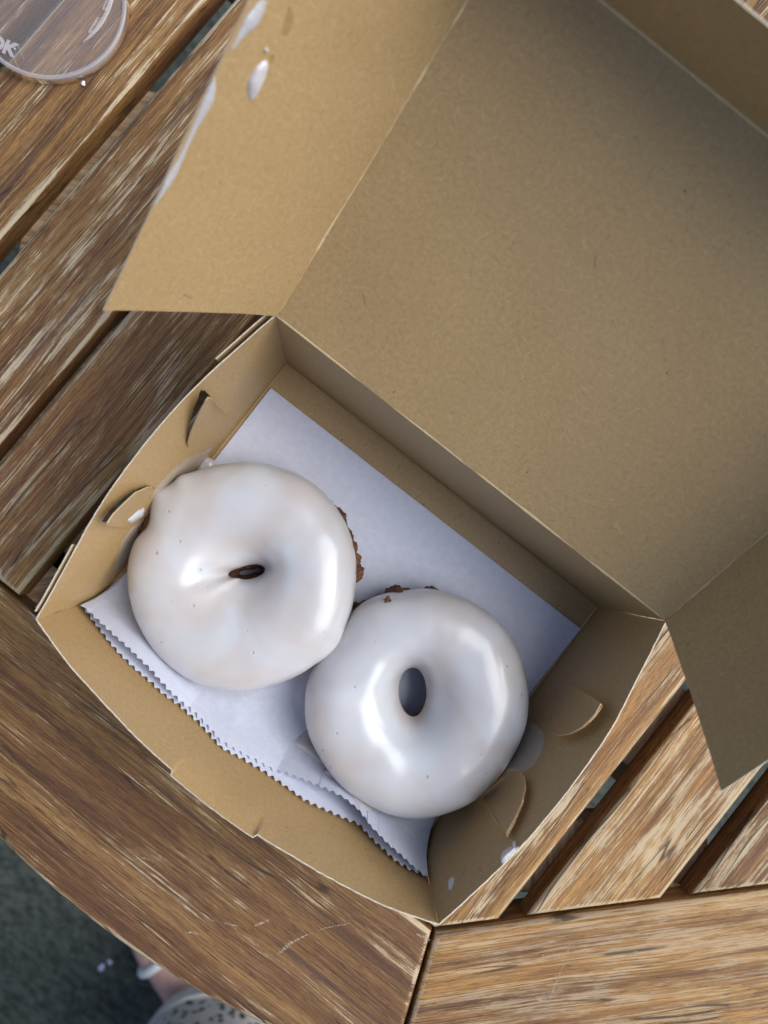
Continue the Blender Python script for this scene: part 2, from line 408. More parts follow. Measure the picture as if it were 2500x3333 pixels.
def smooth(a, k=5, it=2):
    a = a.copy()
    for _ in range(it):
        b = np.pad(a, k, mode='reflect', reflect_type='odd'); a2 = np.convolve(b, np.ones(2 * k + 1) / (2 * k + 1), 'valid')
        a2[0], a2[-1] = a[0], a[-1]; a = a2
    return a
rimL = [(-64.3, -85.0), (-38.6, -89.3), (-27.5, -91.0), (-19.7, -91.9), (-7.2, -92.9), (10.6, -92.9), (28.2, -91.6), (39.9, -90.0), (65.2, -85.3)]
rimR = [(-64.3, 85.3), (-51, 88.4), (-40.9, 90.2), (-26.1, 92.4), (-11.5, 93.3), (0.7, 93.6), (16.8, 93.4), (30.3, 92.0), (45.4, 89.2), (65.2, 85.5)]
rimF = [(-85.1, -64.4), (-71.2, -68.9), (-55.7, -71.9), (-37.8, -75.0), (-17.5, -77.0), (-4.5, -77.6), (12.5, -77.6), (17, -77.3), (30.9, -75.6), (48.5, -73.5), (65.4, -70.8), (76, -68.2), (85.3, -64.5)]
NU, NV = 64, 18
def wallgrid(rim, floor_line, axis, pw=0.92, NU=64, NV=18, seed=3):
    r = interp(rim, NU); r[:, 1] = smooth(r[:, 1], NU // 16, 2)
    G = np.zeros((NU, NV, 3))
    for i in range(NU):
        f = np.array(floor_line(i / (NU - 1)) + (KT,))
        if axis == 'y': t = np.array([r[i, 1], r[i, 0], H])
        else: t = np.array([r[i, 0], r[i, 1], H])
        for j in range(NV):
            v = j / (NV - 1)
            G[i, j] = f + (t - f) * np.array([v ** pw if axis == 'y' else v, v if axis == 'y' else v ** pw, v])
            wb = 0.5 * fbm(G[i, j, 0] + seed, G[i, j, 1], G[i, j, 2], 0.03, 2) * min(1, 4 * v); G[i, j, 0 if axis == 'y' else 1] += wb
        G[i, -1, 2] += 0.28 * fbm(G[i, -1, 0], G[i, -1, 1], seed, 0.35, 3)
    return G
TABS = [('l', [(737, 1352), (688, 1296), (677, 1295), (652, 1340), (635, 1377), (620, 1415), (612, 1444), (616, 1456)], [(737, 1352), (616, 1456)], 6, 1.42),
        ('l', [(417, 1719), (347, 1709), (370, 1675), (395, 1649), (442, 1605), (483, 1586), (500, 1588), (504, 1594)], [(417, 1719), (504, 1594)], 6, 1.30),
        ('r', [(1846, 2219), (1955, 2290), (1934, 2327), (1896, 2365), (1860, 2384), (1834, 2392), (1811, 2392), (1798, 2379), (1794, 2354)], [(1846, 2219), (1794, 2354)], 4.5, 1.08),
        ('r', [(1565, 2596), (1644, 2717), (1673, 2665), (1696, 2615), (1709, 2561), (1706, 2527), (1692, 2513), (1665, 2513), (1642, 2534)], [(1565, 2596), (1642, 2534)], 2.6, 1.08)]
def to_px(p):
    q = CAM_R.transposed() @ (Vector(p) * MM - CAM_P); return np.array((1250 + F_PX * q.x / -q.z, 1666.5 - F_PX * q.y / -q.z))
def slot_test(which):
    polys = []
    for w_, free, hinge, lift, k in TABS:
        if w_ != which: continue
        h0, h1 = np.array(hinge[0], float), np.array(hinge[1], float); t = (h1 - h0) / np.linalg.norm(h1 - h0); P = []
        for q in free:
            q = np.array(q, float); b = h0 + t * ((q - h0) @ t); P.append(b + (q - b) * k)
        polys.append(np.array(P))
    def test(p):
        x, y = to_px(p)
        for P in polys:
            ins = False; n = len(P)
            for i in range(n):
                x0, y0 = P[i]; x1, y1 = P[i - 1]
                if (y0 > y) != (y1 > y) and x < (x1 - x0) * (y - y0) / (y1 - y0) + x0: ins = not ins
            if ins: return True
        return False
    return test
GL = wallgrid(rimL, lambda s: (-LF / 2, -WF / 2 + WF * s), 'y', NU=200, NV=100, seed=3)
GR = wallgrid(rimR, lambda s: (LF / 2, -WF / 2 + WF * s), 'y', NU=200, NV=100, seed=9)
GF = wallgrid(rimF, lambda s: (-LF / 2 + LF * s, -WF / 2), 'x', NU=220)
GB = np.zeros((NU, NV, 3))
for i in range(NU):
    for j in range(NV):
        s, v = i / (NU - 1), j / (NV - 1)
        Lx = LF + (LR - LF) * v
        GB[i, j] = (-Lx / 2 + Lx * s, WF / 2 + (WR / 2 + DY - WF / 2) * v - 0.9 * math.sin(math.pi * s) * math.sin(math.pi * v), KT + (H - KT) * v)
# tuck tab in the middle of the front wall: two slits, the piece between stands slightly proud
for i in range(220):
    for j in range(NV):
        x, z = GF[i, j, 0], GF[i, j, 2]
        if z > H - 11 and -17.6 < x < 17.2:
            GF[i, j, 1] -= 1.5 * (z - (H - 11)) / 11; GF[i, j, 2] += 0.5
floor_panel = sheet('floor_panel', [[(-LF / 2 - .2 + (LF + .4) * i / 20, -WF / 2 - .2 + (WF + .4) * j / 16, KT - 0.02) for j in range(17)] for i in range(21)], KT, KM, box)
side_l = sheet('side_wall', GL, KT, KM, box, uvo=(400, 0), flip=False, hole=slot_test('l'))
side_r = sheet('side_wall', GR, KT, KM, box, uvo=(800, 50), flip=True, hole=slot_test('r'))
front_w = sheet('front_wall', GF, KT, KM, box, uvo=(1200, 90), flip=True)
back_w = sheet('back_wall', GB, KT, KM, box, uvo=(1600, 20), flip=False, wob=0.3, seed=33)
side_l['label'] = 'left bowed wall smeared with glaze'
# short outer corner tucks lying against the outside of the left wall
def tuck(y0, y1, parent, off):
    G = []; nv = GL.shape[1]
    for i in range(10):
        y = y0 + (y1 - y0) * i / 9
        row = []
        for j in range(8):
            v = 0.35 + 0.65 * j / 7; jj = int(round(v * (nv - 1)))
            row.append((np.interp(y, GL[:, jj, 1], GL[:, jj, 0]) - off, y, KT + (H - KT) * v + 0.3))
        G.append(row)
    return sheet('corner_tuck', G, KT, KM, parent)
tuck(41, 64.5, side_l, 2.2); tuck(-62.5, -37.5, side_l, 1.5)

# ---- lid
LA = math.radians(32.0); LD = 128.0
d_ = np.array([0, math.cos(LA), math.sin(LA)]); n_ = np.array([0, -math.sin(LA), math.cos(LA)]); x_ = np.array([1., 0, 0])
HL = np.array([0, WR / 2 + DY, H])
def lidpt(x, a, e=0.0): return HL + x_ * x + d_ * a + n_ * e
def bow(x, a): return 1.6 * math.sin(math.pi * min(1, max(0, a / LD))) * math.cos(math.pi * x / LR * 0.9)
lid = sheet('lid', [[lidpt(-LR / 2 + LR * i / 40, LD * j / 30, -bow(-LR / 2 + LR * i / 40, LD * j / 30)) for j in range(31)] for i in range(41)], KT, KM, box, uvo=(2100, 0), wob=0.5, seed=50)
def flap(sx, phi, e1, tip, top):
    a = math.radians(phi); e = np.array([sx * math.cos(a), 0, 0]) + math.sin(a) * n_
    G = []
    for i in range(36):
        row = []
        for j in range(20):
            t = j / 19; s = i / 35
            a0 = tip * t ** 1.25; a1 = LD + top * t
            al = a0 + (a1 - a0) * s
            o = lidpt(sx * LR / 2, 0)
            bend = 1.8 * math.sin(math.pi * t) * math.sin(math.pi * s) * 0.6
            nn = np.cross(d_, e) * sx
            row.append(o + d_ * al + e * e1 * t + nn * bend)
        G.append(row)
    return sheet('side_flap', G, KT, KM, lid, uvo=(2600 if sx < 0 else 3000, 0), flip=(sx < 0), wob=0.6, seed=70 + sx), e
flap_l, eL = flap(-1, 60, 61.3, -9.2, 6.0)
flap_r, eR = flap(1, 65, 62.0, -7.4, 6.0)
aF = math.radians(70); eF = d_ * math.cos(aF) + n_ * math.sin(aF)
front_flap = sheet('front_flap', [[lidpt(-LR / 2 + LR * i / 30 + (1 if i < 15 else -1) * 0, LD) + eF * 37.3 * j / 12 for j in range(13)] for i in range(31)], KT, KM, lid, uvo=(3400, 0), flip=False, wob=0.5, seed=90)
def crease(name, a, b, r, parent, mat):
    a = np.array(a); b = np.array(b); t = (b - a) / np.linalg.norm(b - a)
    u = np.cross(t, [0.3, 0.2, 1]); u /= np.linalg.norm(u); w = np.cross(t, u)
    V = []; F = []; n = 60; m = 8
    for i in range(n + 1):
        rr = r * (0.85 + 0.35 * fbm(i * 0.9, r * 9, a[0], 0.5, 2)); rr *= 1 if 0 < i < n else 0.3
        for k in range(m):
            an = 2 * math.pi * k / m; V.append((a + (b - a) * i / n + (u * math.cos(an) + w * math.sin(an)) * rr) * MM)
    for i in range(n):
        for k in range(m): F.append((i * m + k, i * m + (k + 1) % m, (i + 1) * m + (k + 1) % m, (i + 1) * m + k))
    return obj(name, V, F, mat, parent)
crease('fold_crease', (-LF / 2 + 1, WF / 2 - 0.35, KT + 0.1), (LF / 2 - 1, WF / 2 - 0.35, KT + 0.1), 0.55, back_w, M_KRAFT)
crease('fold_crease', (-LF / 2 + 0.35, -WF / 2 + 1, KT + 0.1), (-LF / 2 + 0.35, WF / 2 - 1, KT + 0.1), 0.5, side_l, M_KRAFT)
crease('fold_crease', (LF / 2 - 0.35, -WF / 2 + 1, KT + 0.1), (LF / 2 - 0.35, WF / 2 - 1, KT + 0.1), 0.5, side_r, M_KCREASE)
crease('fold_crease', lidpt(-LR / 2, 0.5, -0.3), lidpt(-LR / 2, LD, -0.3), 0.8, lid, M_KCREASE)
crease('fold_crease', lidpt(LR / 2, 0.5, -0.3), lidpt(LR / 2, LD, -0.3), 0.8, lid, M_KCREASE)
crease('fold_crease', lidpt(-LR / 2, LD, -0.3), lidpt(LR / 2, LD, -0.3), 0.8, lid, M_KCREASE)
crease('fold_crease', lidpt(-LR / 2 + .3, 0.0, -0.35), lidpt(LR / 2 - .3, 0.0, -0.35), 0.5, lid, M_KCREASE)

# ---- ray casting on the inside of the box, to lay flat things on its real surfaces
def bvh_grid(G):
    nu, nv = G.shape[:2]
    return BVHTree.FromPolygons([Vector(p) * MM for p in G.reshape(-1, 3)], [(i * nv + j, (i + 1) * nv + j, (i + 1) * nv + j + 1, i * nv + j + 1) for i in range(nu - 1) for j in range(nv - 1)])
def bvh_of(o):
    me = o.data
    return BVHTree.FromPolygons([v.co.copy() for v in me.vertices], [tuple(p.vertices) for p in me.polygons if p.material_index == 0])
BV = {'l': bvh_grid(GL), 'r': bvh_grid(GR), 'f': bvh_grid(GF), 'fl': bvh_of(flap_l)}
PLN = {'l': (Vector((-0.088, 0, 0)), Vector((1, 0, 0))), 'r': (Vector((0.088, 0, 0)), Vector((1, 0, 0))), 'f': (Vector((0, -0.0635, 0.01)), Vector((0, 1, 0))),
       'fl': (Vector(lidpt(-LR / 2, 0)) * MM, Vector(np.cross(d_, eL)).normalized())}
def hit(which, u, v):
    d = ray(u, v); loc, nrm, _, dist = BV[which].ray_cast(CAM_P, d)
    if loc is None:
        o, pn = PLN[which]; q = CAM_P + d * ((o - CAM_P).dot(pn) / d.dot(pn))
        loc, nrm, _, dist = BV[which].find_nearest(q); loc = loc.copy()
    if nrm.dot(d) > 0: nrm = -nrm
    return loc, nrm, d

# ---- locking tabs cut in the side walls and bent inwards
def resample(pts, n):
    p = np.asarray(pts, float); s = np.r_[0, np.cumsum(np.linalg.norm(np.diff(p, axis=0), axis=1))]; t = np.linspace(0, s[-1], n)
    return np.stack([np.interp(t, s, p[:, 0]), np.interp(t, s, p[:, 1])], 1)
def lock_tab(which, parent, free, hinge, lift):
    f = resample(free, 26); h = resample(hinge, 26); G = []
    for a, b in zip(h, f):
        row = []
        for j in range(9):
            t = j / 8; q = a + (b - a) * t
            loc, nrm, d = hit(which, *q)
            up = 0.55 + lift * min(1.0, math.dist(q, a) / 90.0) * t ** 0.8
            p = loc / MM - d * (up / max(0.25, -d.dot(nrm)))
            row.append(tuple(p))
        G.append(row)
    g = np.array(G); du = g[13, 8] - g[13, 0]; 
    N = np.cross(np.gradient(g, axis=0), np.gradient(g, axis=1))[12, 5]
    fl = N @ np.array(CAM_P / MM - Vector(g[12, 5])) < 0
    return sheet('lock_tab', G, KT, [M_KRAFT, M_KCREASE], parent, uvo=(500, 300), flip=bool(fl))
for w_, free_, hinge_, lift_, k_ in TABS: lock_tab(w_, side_l if w_ == 'l' else side_r, free_, hinge_, lift_)

# ------------------------------------------------------------------ paper sheet
paper = empty('wax_paper', (0, 0, 0.001))
tag(paper, 'folded white deli paper with serrated front edge lining the box under the doughnuts', 'paper')
lowE = [(244, 1948), (295, 2015), (338, 2072), (374, 2117), (422, 2165), (482, 2219), (530, 2262), (579, 2298), (651, 2362), (717, 2436), (814, 2489), (874, 2527), (928, 2563), (996, 2612), (1103, 2660), (1170, 2689), (1209, 2733), (1286, 2805), (1334, 2834), (1382, 2851), (1404, 2870)]
upE = [(248, 1950), (271, 1978), (362, 2063), (422, 2117), (482, 2177), (542, 2244), (579, 2282), (651, 2344), (717, 2418), (814, 2472), (892, 2512), (967, 2533), (1054, 2568), (1117, 2597), (1165, 2636), (1209, 2694), (1266, 2752), (1315, 2795), (1363, 2839), (1400, 2866)]
def paper_layer(name, E, lift, z0, backoff, bulge, seed):
    nt = 54; per = 8; n = nt * per + 1
    e = resample(E, n); b0 = np.array(at(882, 1263, 0.001)) / MM; b1 = np.array(at(1894, 2050, 0.001)) / MM
    b0[0] = max(b0[0], -83.2); b1[0] = min(b1[0], 83.4)
    nv = 34; G = np.zeros((n, nv, 3)); TR = [0.75 + 0.35 * random.random() for _ in range(nt + 1)]
    for i in range(n):
        s = i / (n - 1)
        u, v = e[i]
        ph = (i % per) / per; tooth = (0.5 - 0.5 * math.cos(2 * math.pi * ph)) ** 0.8 * TR[i // per]
        loc, nrm, d = hit('f', u, v)
        k = (0.7 + lift(s)) / max(0.2, -d.dot(nrm))
        Ept = np.array(loc) / MM - np.array(d) * k
        Ept[0] = min(max(Ept[0], -84.0), 84.0)
        B = b0 + (b1 - b0) * s; B[1] -= backoff; B[2] = z0
        bx = B[0] + (Ept[0] - B[0]) * 0.85
        Kp = np.array([bx * 0.98, -46.0 + bulge(s) * 6, z0]); C = np.array([bx * .25 + Ept[0] * .75, -60.8 + bulge(s) * 5, z0 + 0.3])
        # serration shortens the sheet along its own direction
        for j in range(nv):
            t = j / (nv - 1)
            if t < 0.55: P = B + (Kp - B) * (t / 0.55)
            else:
                q = (t - 0.55) / 0.45; P = (1 - q) ** 2 * Kp + 2 * q * (1 - q) * C + q * q * Ept
            w = fbm(P[0] + seed, P[1], 0, 0.035, 3) * 1.2 + fbm(P[0] + seed, P[1] * 2, 3, 0.10, 2) * 0.25
            P = P + np.array([0, 0.2, 1]) * max(0.0, w) * (0.25 + 1.1 * max(0.0, t - 0.5)) * min(1.0, 6 * (1.02 - t))
            G[i, j] = P
        v_ = G[i, -5] - G[i, -1]; L = np.linalg.norm(v_); e0 = G[i, -1] + v_ / L * min(0.7 * L, 2.2 * tooth); a0 = G[i, -5].copy(); G[i, -4:] = [a0 + (e0 - a0) * k / 4 for k in (1, 2, 3, 4)]
    G[..., 2] -= 1.0
    return sheet(name, G, 0.05, [M_PAPER, M_PAPER], paper, flip=True)
gL = lambda s: max(0, 1 - ((s - 0.17) / 0.17) ** 2); gR = lambda s: max(0, 1 - ((s - 0.78) / 0.20) ** 2)
paper_layer('paper_layer', lowE, lambda s: 0.25 + 0.8 * gR(s), 0.75, 0.4, lambda s: 0.0, 11)
paper_layer('paper_layer', upE, lambda s: 1.2 + 3.6 * gL(s) + 7.0 * gR(s), 1.3, 0.0, lambda s: 0.25 * gL(s) + 0.35 * gR(s), 47)
BV['p'] = bvh_of([o for o in paper.children][-1]); BV['p_off'] = 0.001; PLN['p'] = (Vector((0, 0, 0.004)), Vector((0, 0, 1)))

# ------------------------------------------------------------------ doughnuts
def ang_bump(th, c, w): 
    d = (th - c + math.pi) % (2 * math.pi) - math.pi
    return math.exp(-(d / w) ** 2)
def torus(nth, nph, rout, rin, zc, hz, disp, power=1.0, inner=0.85, funnel=1.0):
    V = np.zeros((nth, nph, 3))
    for i in range(nth):
        th = 2 * math.pi * i / nth; ro, ri = rout(th), rin(th)
        rc = ro * 0.54 + ri * 0.46; a_o = ro - rc; a_i = rc - ri
        for j in range(nph):
            ph = 2 * math.pi * j / nph
            c, s = math.cos(ph), math.sin(ph)
            a = a_o if c > 0 else a_i; pz = power * 0.95 if c > 0 else power * 0.95 + inner * (-c) ** 0.5
            cc = math.copysign(abs(c) ** power, c); ss = math.copysign(abs(s) ** pz, s)
            r = rc + a * cc; z = zc(th) + hz(th, s) * ss
            if c < 0: z -= funnel * (-c) ** 2.5
            k = disp(th, ph, r, z)
            V[i, j] = ((r + k * c) * math.cos(th), (r + k * c) * math.sin(th), z + k * s)
    F = [(i * nph + j, ((i + 1) % nth) * nph + j, ((i + 1) % nth) * nph + (j + 1) % nph, i * nph + (j + 1) % nph) for i in range(nth) for j in range(nph)]
    return V.reshape(-1, 3), F
def doughnut(label, loc, tilt, rout, rin, hole, seed, cakeout, bumps, din=0.5, dfun=1.0):
    root = empty('doughnut', Vector(loc) * MM); tag(root, label, 'doughnut', 'iced ring doughnuts in the box')
    root.rotation_euler = tilt
    hx, hy = hole
    def gd(th, ph, r, z):
        x, y = r * math.cos(th), r * math.sin(th)
        k = 0.80 * fbm(x + seed, y, z, 0.038, 2) + 0.10 * fbm(x, y + seed, z, 0.10, 2) + 0.55 * fbm(th * 9 + seed, z * 0.25, 0, 0.6, 2) * max(0.0, math.cos(ph)) * max(0.0, -math.sin(ph) + 0.25)
        for (c, w, amp, pc, pw) in bumps: k += amp * ang_bump(th, c, w) * ang_bump(ph, pc, pw)
        return k
    V, F = torus(288, 128, rout, rin, lambda th: 16.2, lambda th, s: 14.6 if s > 0 else 13.4, gd, 0.92)
    rr = np.hypot(V[:, 0], V[:, 1]); f = np.clip((30 - rr) / 22, 0, 1) ** 1.2
    V[:, 0] += hx * f; V[:, 1] += hy * f
    V[:, 2] = np.where(V[:, 2] < 3.2, 3.2 + (V[:, 2] - 3.2) * 0.25, V[:, 2])
    gz = obj('glaze', V * MM, F, M_GLAZE, root, sharp=0)
    def cd(th, ph, r, z):
        x, y = r * math.cos(th), r * math.sin(th)
        e = cakeout(th) * max(0.0, math.cos(ph + 0.25)) ** 1.2
        k = 0.35 * fbm(x + seed, y, z, 0.35, 3)
        if e > 0: k += e * (0.75 + 0.75 * fbm(x, y, z + seed, 0.22, 3) + 0.25 * fbm(x, y, z + seed, 0.9, 2))
        return k
    V, F = torus(360, 72, lambda t: rout(t) - 2.0, lambda t: max(0.6, rin(t) + din), lambda th: 13.6, lambda th, s: 12.0, cd, 0.9, funnel=dfun)
    rr = np.hypot(V[:, 0], V[:, 1]); f = np.clip((30 - rr) / 22, 0, 1) ** 1.2
    V[:, 0] += hx * f; V[:, 1] += hy * f
    V[:, 2] = np.where(V[:, 2] < 2.6, 2.6 + (V[:, 2] - 2.6) * 0.1, V[:, 2]) - 0.9
    obj('dough', V * MM, F, M_CAKE, root, sharp=0)
    return root
def wave(seed, base, amp):
    ph = [random.Random(seed + k).random() * 6.28 for k in range(6)]
    return lambda th: base + amp * sum(math.sin(k * th + ph[k]) / k for k in (2, 3, 4, 5))
R = math.radians
wl = wave(3, 43.9, 0.35); wr = wave(8, 43.6, 0.35)
def ell(a, b, rot):
    return lambda th: a * b / math.sqrt((b * math.cos(th - rot)) ** 2 + (a * math.sin(th - rot)) ** 2)
# world angle of an image direction (image right = about +38 deg in world)
def wa(img_deg): return R(img_deg + 37.8)
dn1 = doughnut('white iced ring doughnut with a narrow dark hole, against the left wall of the box', (-41.4, -16.6, 3.2), (0, R(-3.4), 0),
    lambda th: wl(th) + 0.9, lambda th: 1.0 * ell(6.2, 2.7, R(48))(th) + 2.2 * ang_bump(th, wa(188), 0.28), (0.9, 2.2), 100,
    lambda th: 4.2 * ang_bump(th, wa(10), 0.20) + 3.0 * ang_bump(th, wa(0), 0.07) + 3.2 * ang_bump(th, wa(32), 0.22) + 4.2 * ang_bump(th, wa(150), 0.22),
    [(wa(-38), 0.14, 4.2, R(-4), 0.30), (wa(136), 0.10, 2.4, R(16), 0.35), (wa(152), 0.13, -2.6, R(5), 0.8), (wa(122), 0.08, 1.2, R(20), 0.35), (wa(205), 0.25, 1.8, R(150), 0.5)], din=-2.6, dfun=8.0)  # dough plug low in this hole stands in for its deep shade
dn2 = doughnut('white iced ring doughnut with an open oval hole, against the right wall of the box', (43.2, -14.2, 2.4), (0, R(-1.6), 0),
    lambda th: wr(th) + 0.9 - 2.2 * ang_bump(th, R(182), 0.35) - 0.8 * ang_bump(th, 0.0, 0.35), ell(9.2, 5.3, R(-52)), (-3.6, 1.8), 200,
    lambda th: 4.6 * ang_bump(th, wa(103), 0.16) + 3.6 * ang_bump(th, wa(122), 0.12) + 3.0 * ang_bump(th, wa(82), 0.12) + 2.0 * ang_bump(th, wa(-55), 0.2),
    [(wa(95), 0.14, -0.9, R(15), 0.5), (wa(-90), 0.3, 0.8, R(10), 0.6)])

# ------------------------------------------------------------------ glaze spills, drips and crumbs
def blob(name, outline, surf, height, mat, label, cat, group=None, rings=10, n=64, base=0.12, spike=None):
    o = resample(list(outline) + [outline[0]], n + 1)[:-1]
    for _ in range(2): o = (np.roll(o, 1, 0) + 2 * o + np.roll(o, -1, 0)) / 4
    c = o.mean(0); V = []; F = []
    def P(q, h):
        loc, nrm, d = surf(q[0], q[1]); return np.array(loc + nrm * (h * MM))
    V.append(P(c, base + height))
    for k in range(1, rings + 1):
        t = k / rings
        for q in o:
            qq = c + (q - c) * t
            h = base + height * max(0.0, 1 - t ** 3.2) ** 0.7 * (1 + 0.25 * fbm(qq[0], qq[1], 0, 0.02, 2))
            V.append(P(qq, h if k < rings else 0.02))
    for i in range(n): F.append((0, 1 + i, 1 + (i + 1) % n))
    for k in range(rings - 1):
        for i in range(n):
            a = 1 + k * n + i; b = 1 + k * n + (i + 1) % n; F.append((a, a + n, b + n, b))
    V = np.array(V); og = V.mean(0)
    ob = obj(name, V, F, mat, None, origin=og, sharp=0); bm = bmesh.new(); bm.from_mesh(ob.data); bmesh.ops.recalc_face_normals(bm, faces=bm.faces)
    nz = sum((f.normal * f.calc_area() for f in bm.faces), Vector())
    if nz.dot(CAM_P - Vector(og)) < 0: bmesh.ops.reverse_faces(bm, faces=bm.faces)
    bm.to_mesh(ob.data); bm.free()
    return tag(ob, label, cat, group)
def onz(z): return lambda u, v: (at(u, v, z), Vector((0, 0, 1)), ray(u, v))
def on(w):
    if w != 'p': return lambda u, v: hit(w, u, v)
    def f(u, v):
        loc, nrm, d = hit('p', u, v); return loc + Vector((0, 0, 0.0008)), nrm, d
    return f
M_DRIP = glaze_material('thick_sugar_glaze', True, 0.06)
SP = 'glaze spills in and on the box'
blob('glaze_smear', [(372, 1840), (395, 1762), (425, 1722), (470, 1690), (492, 1640), (505, 1590), (560, 1530), (610, 1490), (660, 1472), (705, 1445), (690, 1465), (650, 1505), (600, 1560), (560, 1610), (510, 1680), (460, 1730), (420, 1780), (395, 1850), (365, 1870)], on('l'), 0.35, M_SMEAR, 'long greyish white glaze smear on the left wall beside the doughnut', 'glaze', SP, n=110)
blob('glaze_drip', [(400, 1690), (425, 1672), (448, 1655), (470, 1650), (466, 1672), (440, 1690), (415, 1704)], on('l'), 1.6, M_DRIP, 'small glaze drip on the lower tab of the left wall', 'glaze', SP)
blob('glaze_puddle', [(640, 1500), (668, 1480), (700, 1500), (705, 1530), (670, 1560), (640, 1550)], onz(0.003), 2.2, M_DRIP, 'shiny glaze drop in the corner between left wall and doughnut', 'glaze', SP)
blob('glaze_puddle', [(957, 2412), (968, 2400), (1000, 2366), (1040, 2370), (1080, 2450), (1090, 2500), (1040, 2480), (990, 2440), (962, 2424)], on('p'), 0.9, M_DRIP, 'pale glaze puddle on the paper left of the oval-holed doughnut', 'glaze', SP)
blob('glaze_puddle', [(1045, 2505), (1085, 2530), (1120, 2562), (1158, 2612), (1200, 2640), (1250, 2640), (1260, 2600), (1180, 2560), (1110, 2510), (1060, 2490)], on('p'), 0.9, M_DRIP, 'thin glaze run on the paper fold below the oval-holed doughnut', 'glaze', SP)
blob('glaze_smear', [(1600, 2500), (1630, 2430), (1680, 2380), (1720, 2352), (1745, 2356), (1768, 2382), (1774, 2410), (1762, 2450), (1740, 2490), (1712, 2512), (1670, 2516)], on('r'), 1.3, M_SMEAR, 'rounded milky glaze smear on the right wall beside the doughnut', 'glaze', SP)
blob('glaze_drip', [(1632, 2800), (1636, 2782), (1650, 2766), (1668, 2757), (1680, 2760), (1684, 2772), (1672, 2790), (1650, 2812), (1635, 2816)], on('r'), 1.8, M_DRIP, 'thick white glaze blob with a peak near the rim of the right wall', 'glaze', SP)
blob('glaze_drip', [(1672, 2757), (1676, 2738), (1680, 2737), (1681, 2750), (1686, 2770), (1678, 2775)], on('r'), 1.2, M_DRIP, 'tiny pointed glaze peak above the thick blob on the right wall', 'glaze', SP, n=32)
blob('glaze_drip', [(1459, 2885), (1461, 2868), (1472, 2854), (1481, 2856), (1479, 2875), (1470, 2896), (1461, 2900)], on('r'), 0.8, M_DRIP, 'small oval glaze spot near the front corner of the right wall', 'glaze', SP)
blob('glaze_bridge', [(1132, 2030), (1128, 2070), (1105, 2105), (1075, 2135), (1045, 2156), (1022, 2160), (1035, 2130), (1065, 2095), (1095, 2060), (1115, 2030)], onz(0.0205), 2.2, M_DRIP, 'ridge of glaze joining the two doughnuts', 'glaze', SP)
# on the left lid flap
blob('glaze_drip', [(808, 262), (832, 216), (858, 196), (872, 196), (874, 215), (862, 255), (845, 285), (832, 318), (812, 332), (806, 300)], on('fl'), 1.1, M_DRIP, 'teardrop glaze drip in the middle of the left lid flap', 'glaze', SP)
blob('glaze_drip', [(858, 160), (868, 150), (872, 162), (864, 172)], on('fl'), 0.7, M_DRIP, 'tiny glaze dot above the teardrop on the left lid flap', 'glaze', SP, n=32)
M_STAIN = plain('grease_stain', (0.31, 0.19, 0.075), 0.45, 300, 0.3)
blob('grease_stain', [(915, 110), (925, 75), (935, 35), (950, 25), (958, 50), (948, 95), (930, 118)], on('fl'), 0.02, M_STAIN, 'long brown grease stain near the top of the left lid flap', 'stain', 'grease stains on the flap', base=0.05)
blob('grease_stain', [(874, 190), (882, 176), (896, 178), (893, 198), (880, 206)], on('fl'), 0.02, M_STAIN, 'small brown grease stain beside the teardrop drip on the left lid flap', 'stain', 'grease stains on the flap', base=0.05)
def edge_run(name, pts, label):
    """bead of glaze running along the free edge of the left lid flap: (u, v, half width px)"""
    pts = np.array(pts, float); n = 80
    s = np.linspace(0, 1, len(pts)); t = np.linspace(0, 1, n)
    q = np.stack([np.interp(t, s, pts[:, k]) for k in range(3)], 1)
    for k in range(3): q[:, k] = smooth(q[:, k], 2, 1)
    V = []; F = []; m = 13
    for i in range(n):
        tan = q[min(i + 1, n - 1), :2] - q[max(i - 1, 0), :2]; tan /= np.linalg.norm(tan) + 1e-9; pn = np.array([-tan[1], tan[0]])
        w = q[i, 2] * (1 + 0.2 * fbm(i, 0, 0, 0.3, 2))
        for j in range(m):
            a = -1 + 2 * j / (m - 1); loc, nrm, d = hit('fl', *(q[i, :2] + pn * w * a))
            V.append(np.array(loc + nrm * MM * (0.05 + 0.035 * w * math.sqrt(max(0, 1 - a * a)))))
    for i in range(n - 1):
        for j in range(m - 1): F.append((i * m + j, i * m + j + 1, (i + 1) * m + j + 1, (i + 1) * m + j))
    V = np.array(V); og = V.mean(0)
    o = obj(name, V, F, M_SMEAR2, None, origin=og, sharp=0); tag(o, label, 'glaze', SP)
edge_run('glaze_run', [(860, 0, 12), (838, 40, 20), (818, 70, 24), (795, 100, 14), (775, 130, 8), (757, 160, 4)], 'thick glaze run on the left lid flap edge at the top of the picture')
edge_run('glaze_run', [(698, 245, 3), (692, 262, 8), (690, 290, 12), (682, 320, 16), (668, 350, 15), (650, 385, 12), (632, 420, 8), (612, 465, 7), (592, 510, 8), (572, 550, 11), (552, 585, 13), (530, 612, 14), (515, 640, 9), (500, 668, 4)], 'wavy glaze run along the middle of the left lid flap edge')
edge_run('glaze_run', [(478, 690, 2), (474, 700, 5), (470, 712, 6), (462, 722, 3)], 'small glaze bead on the left lid flap edge below the wavy run')

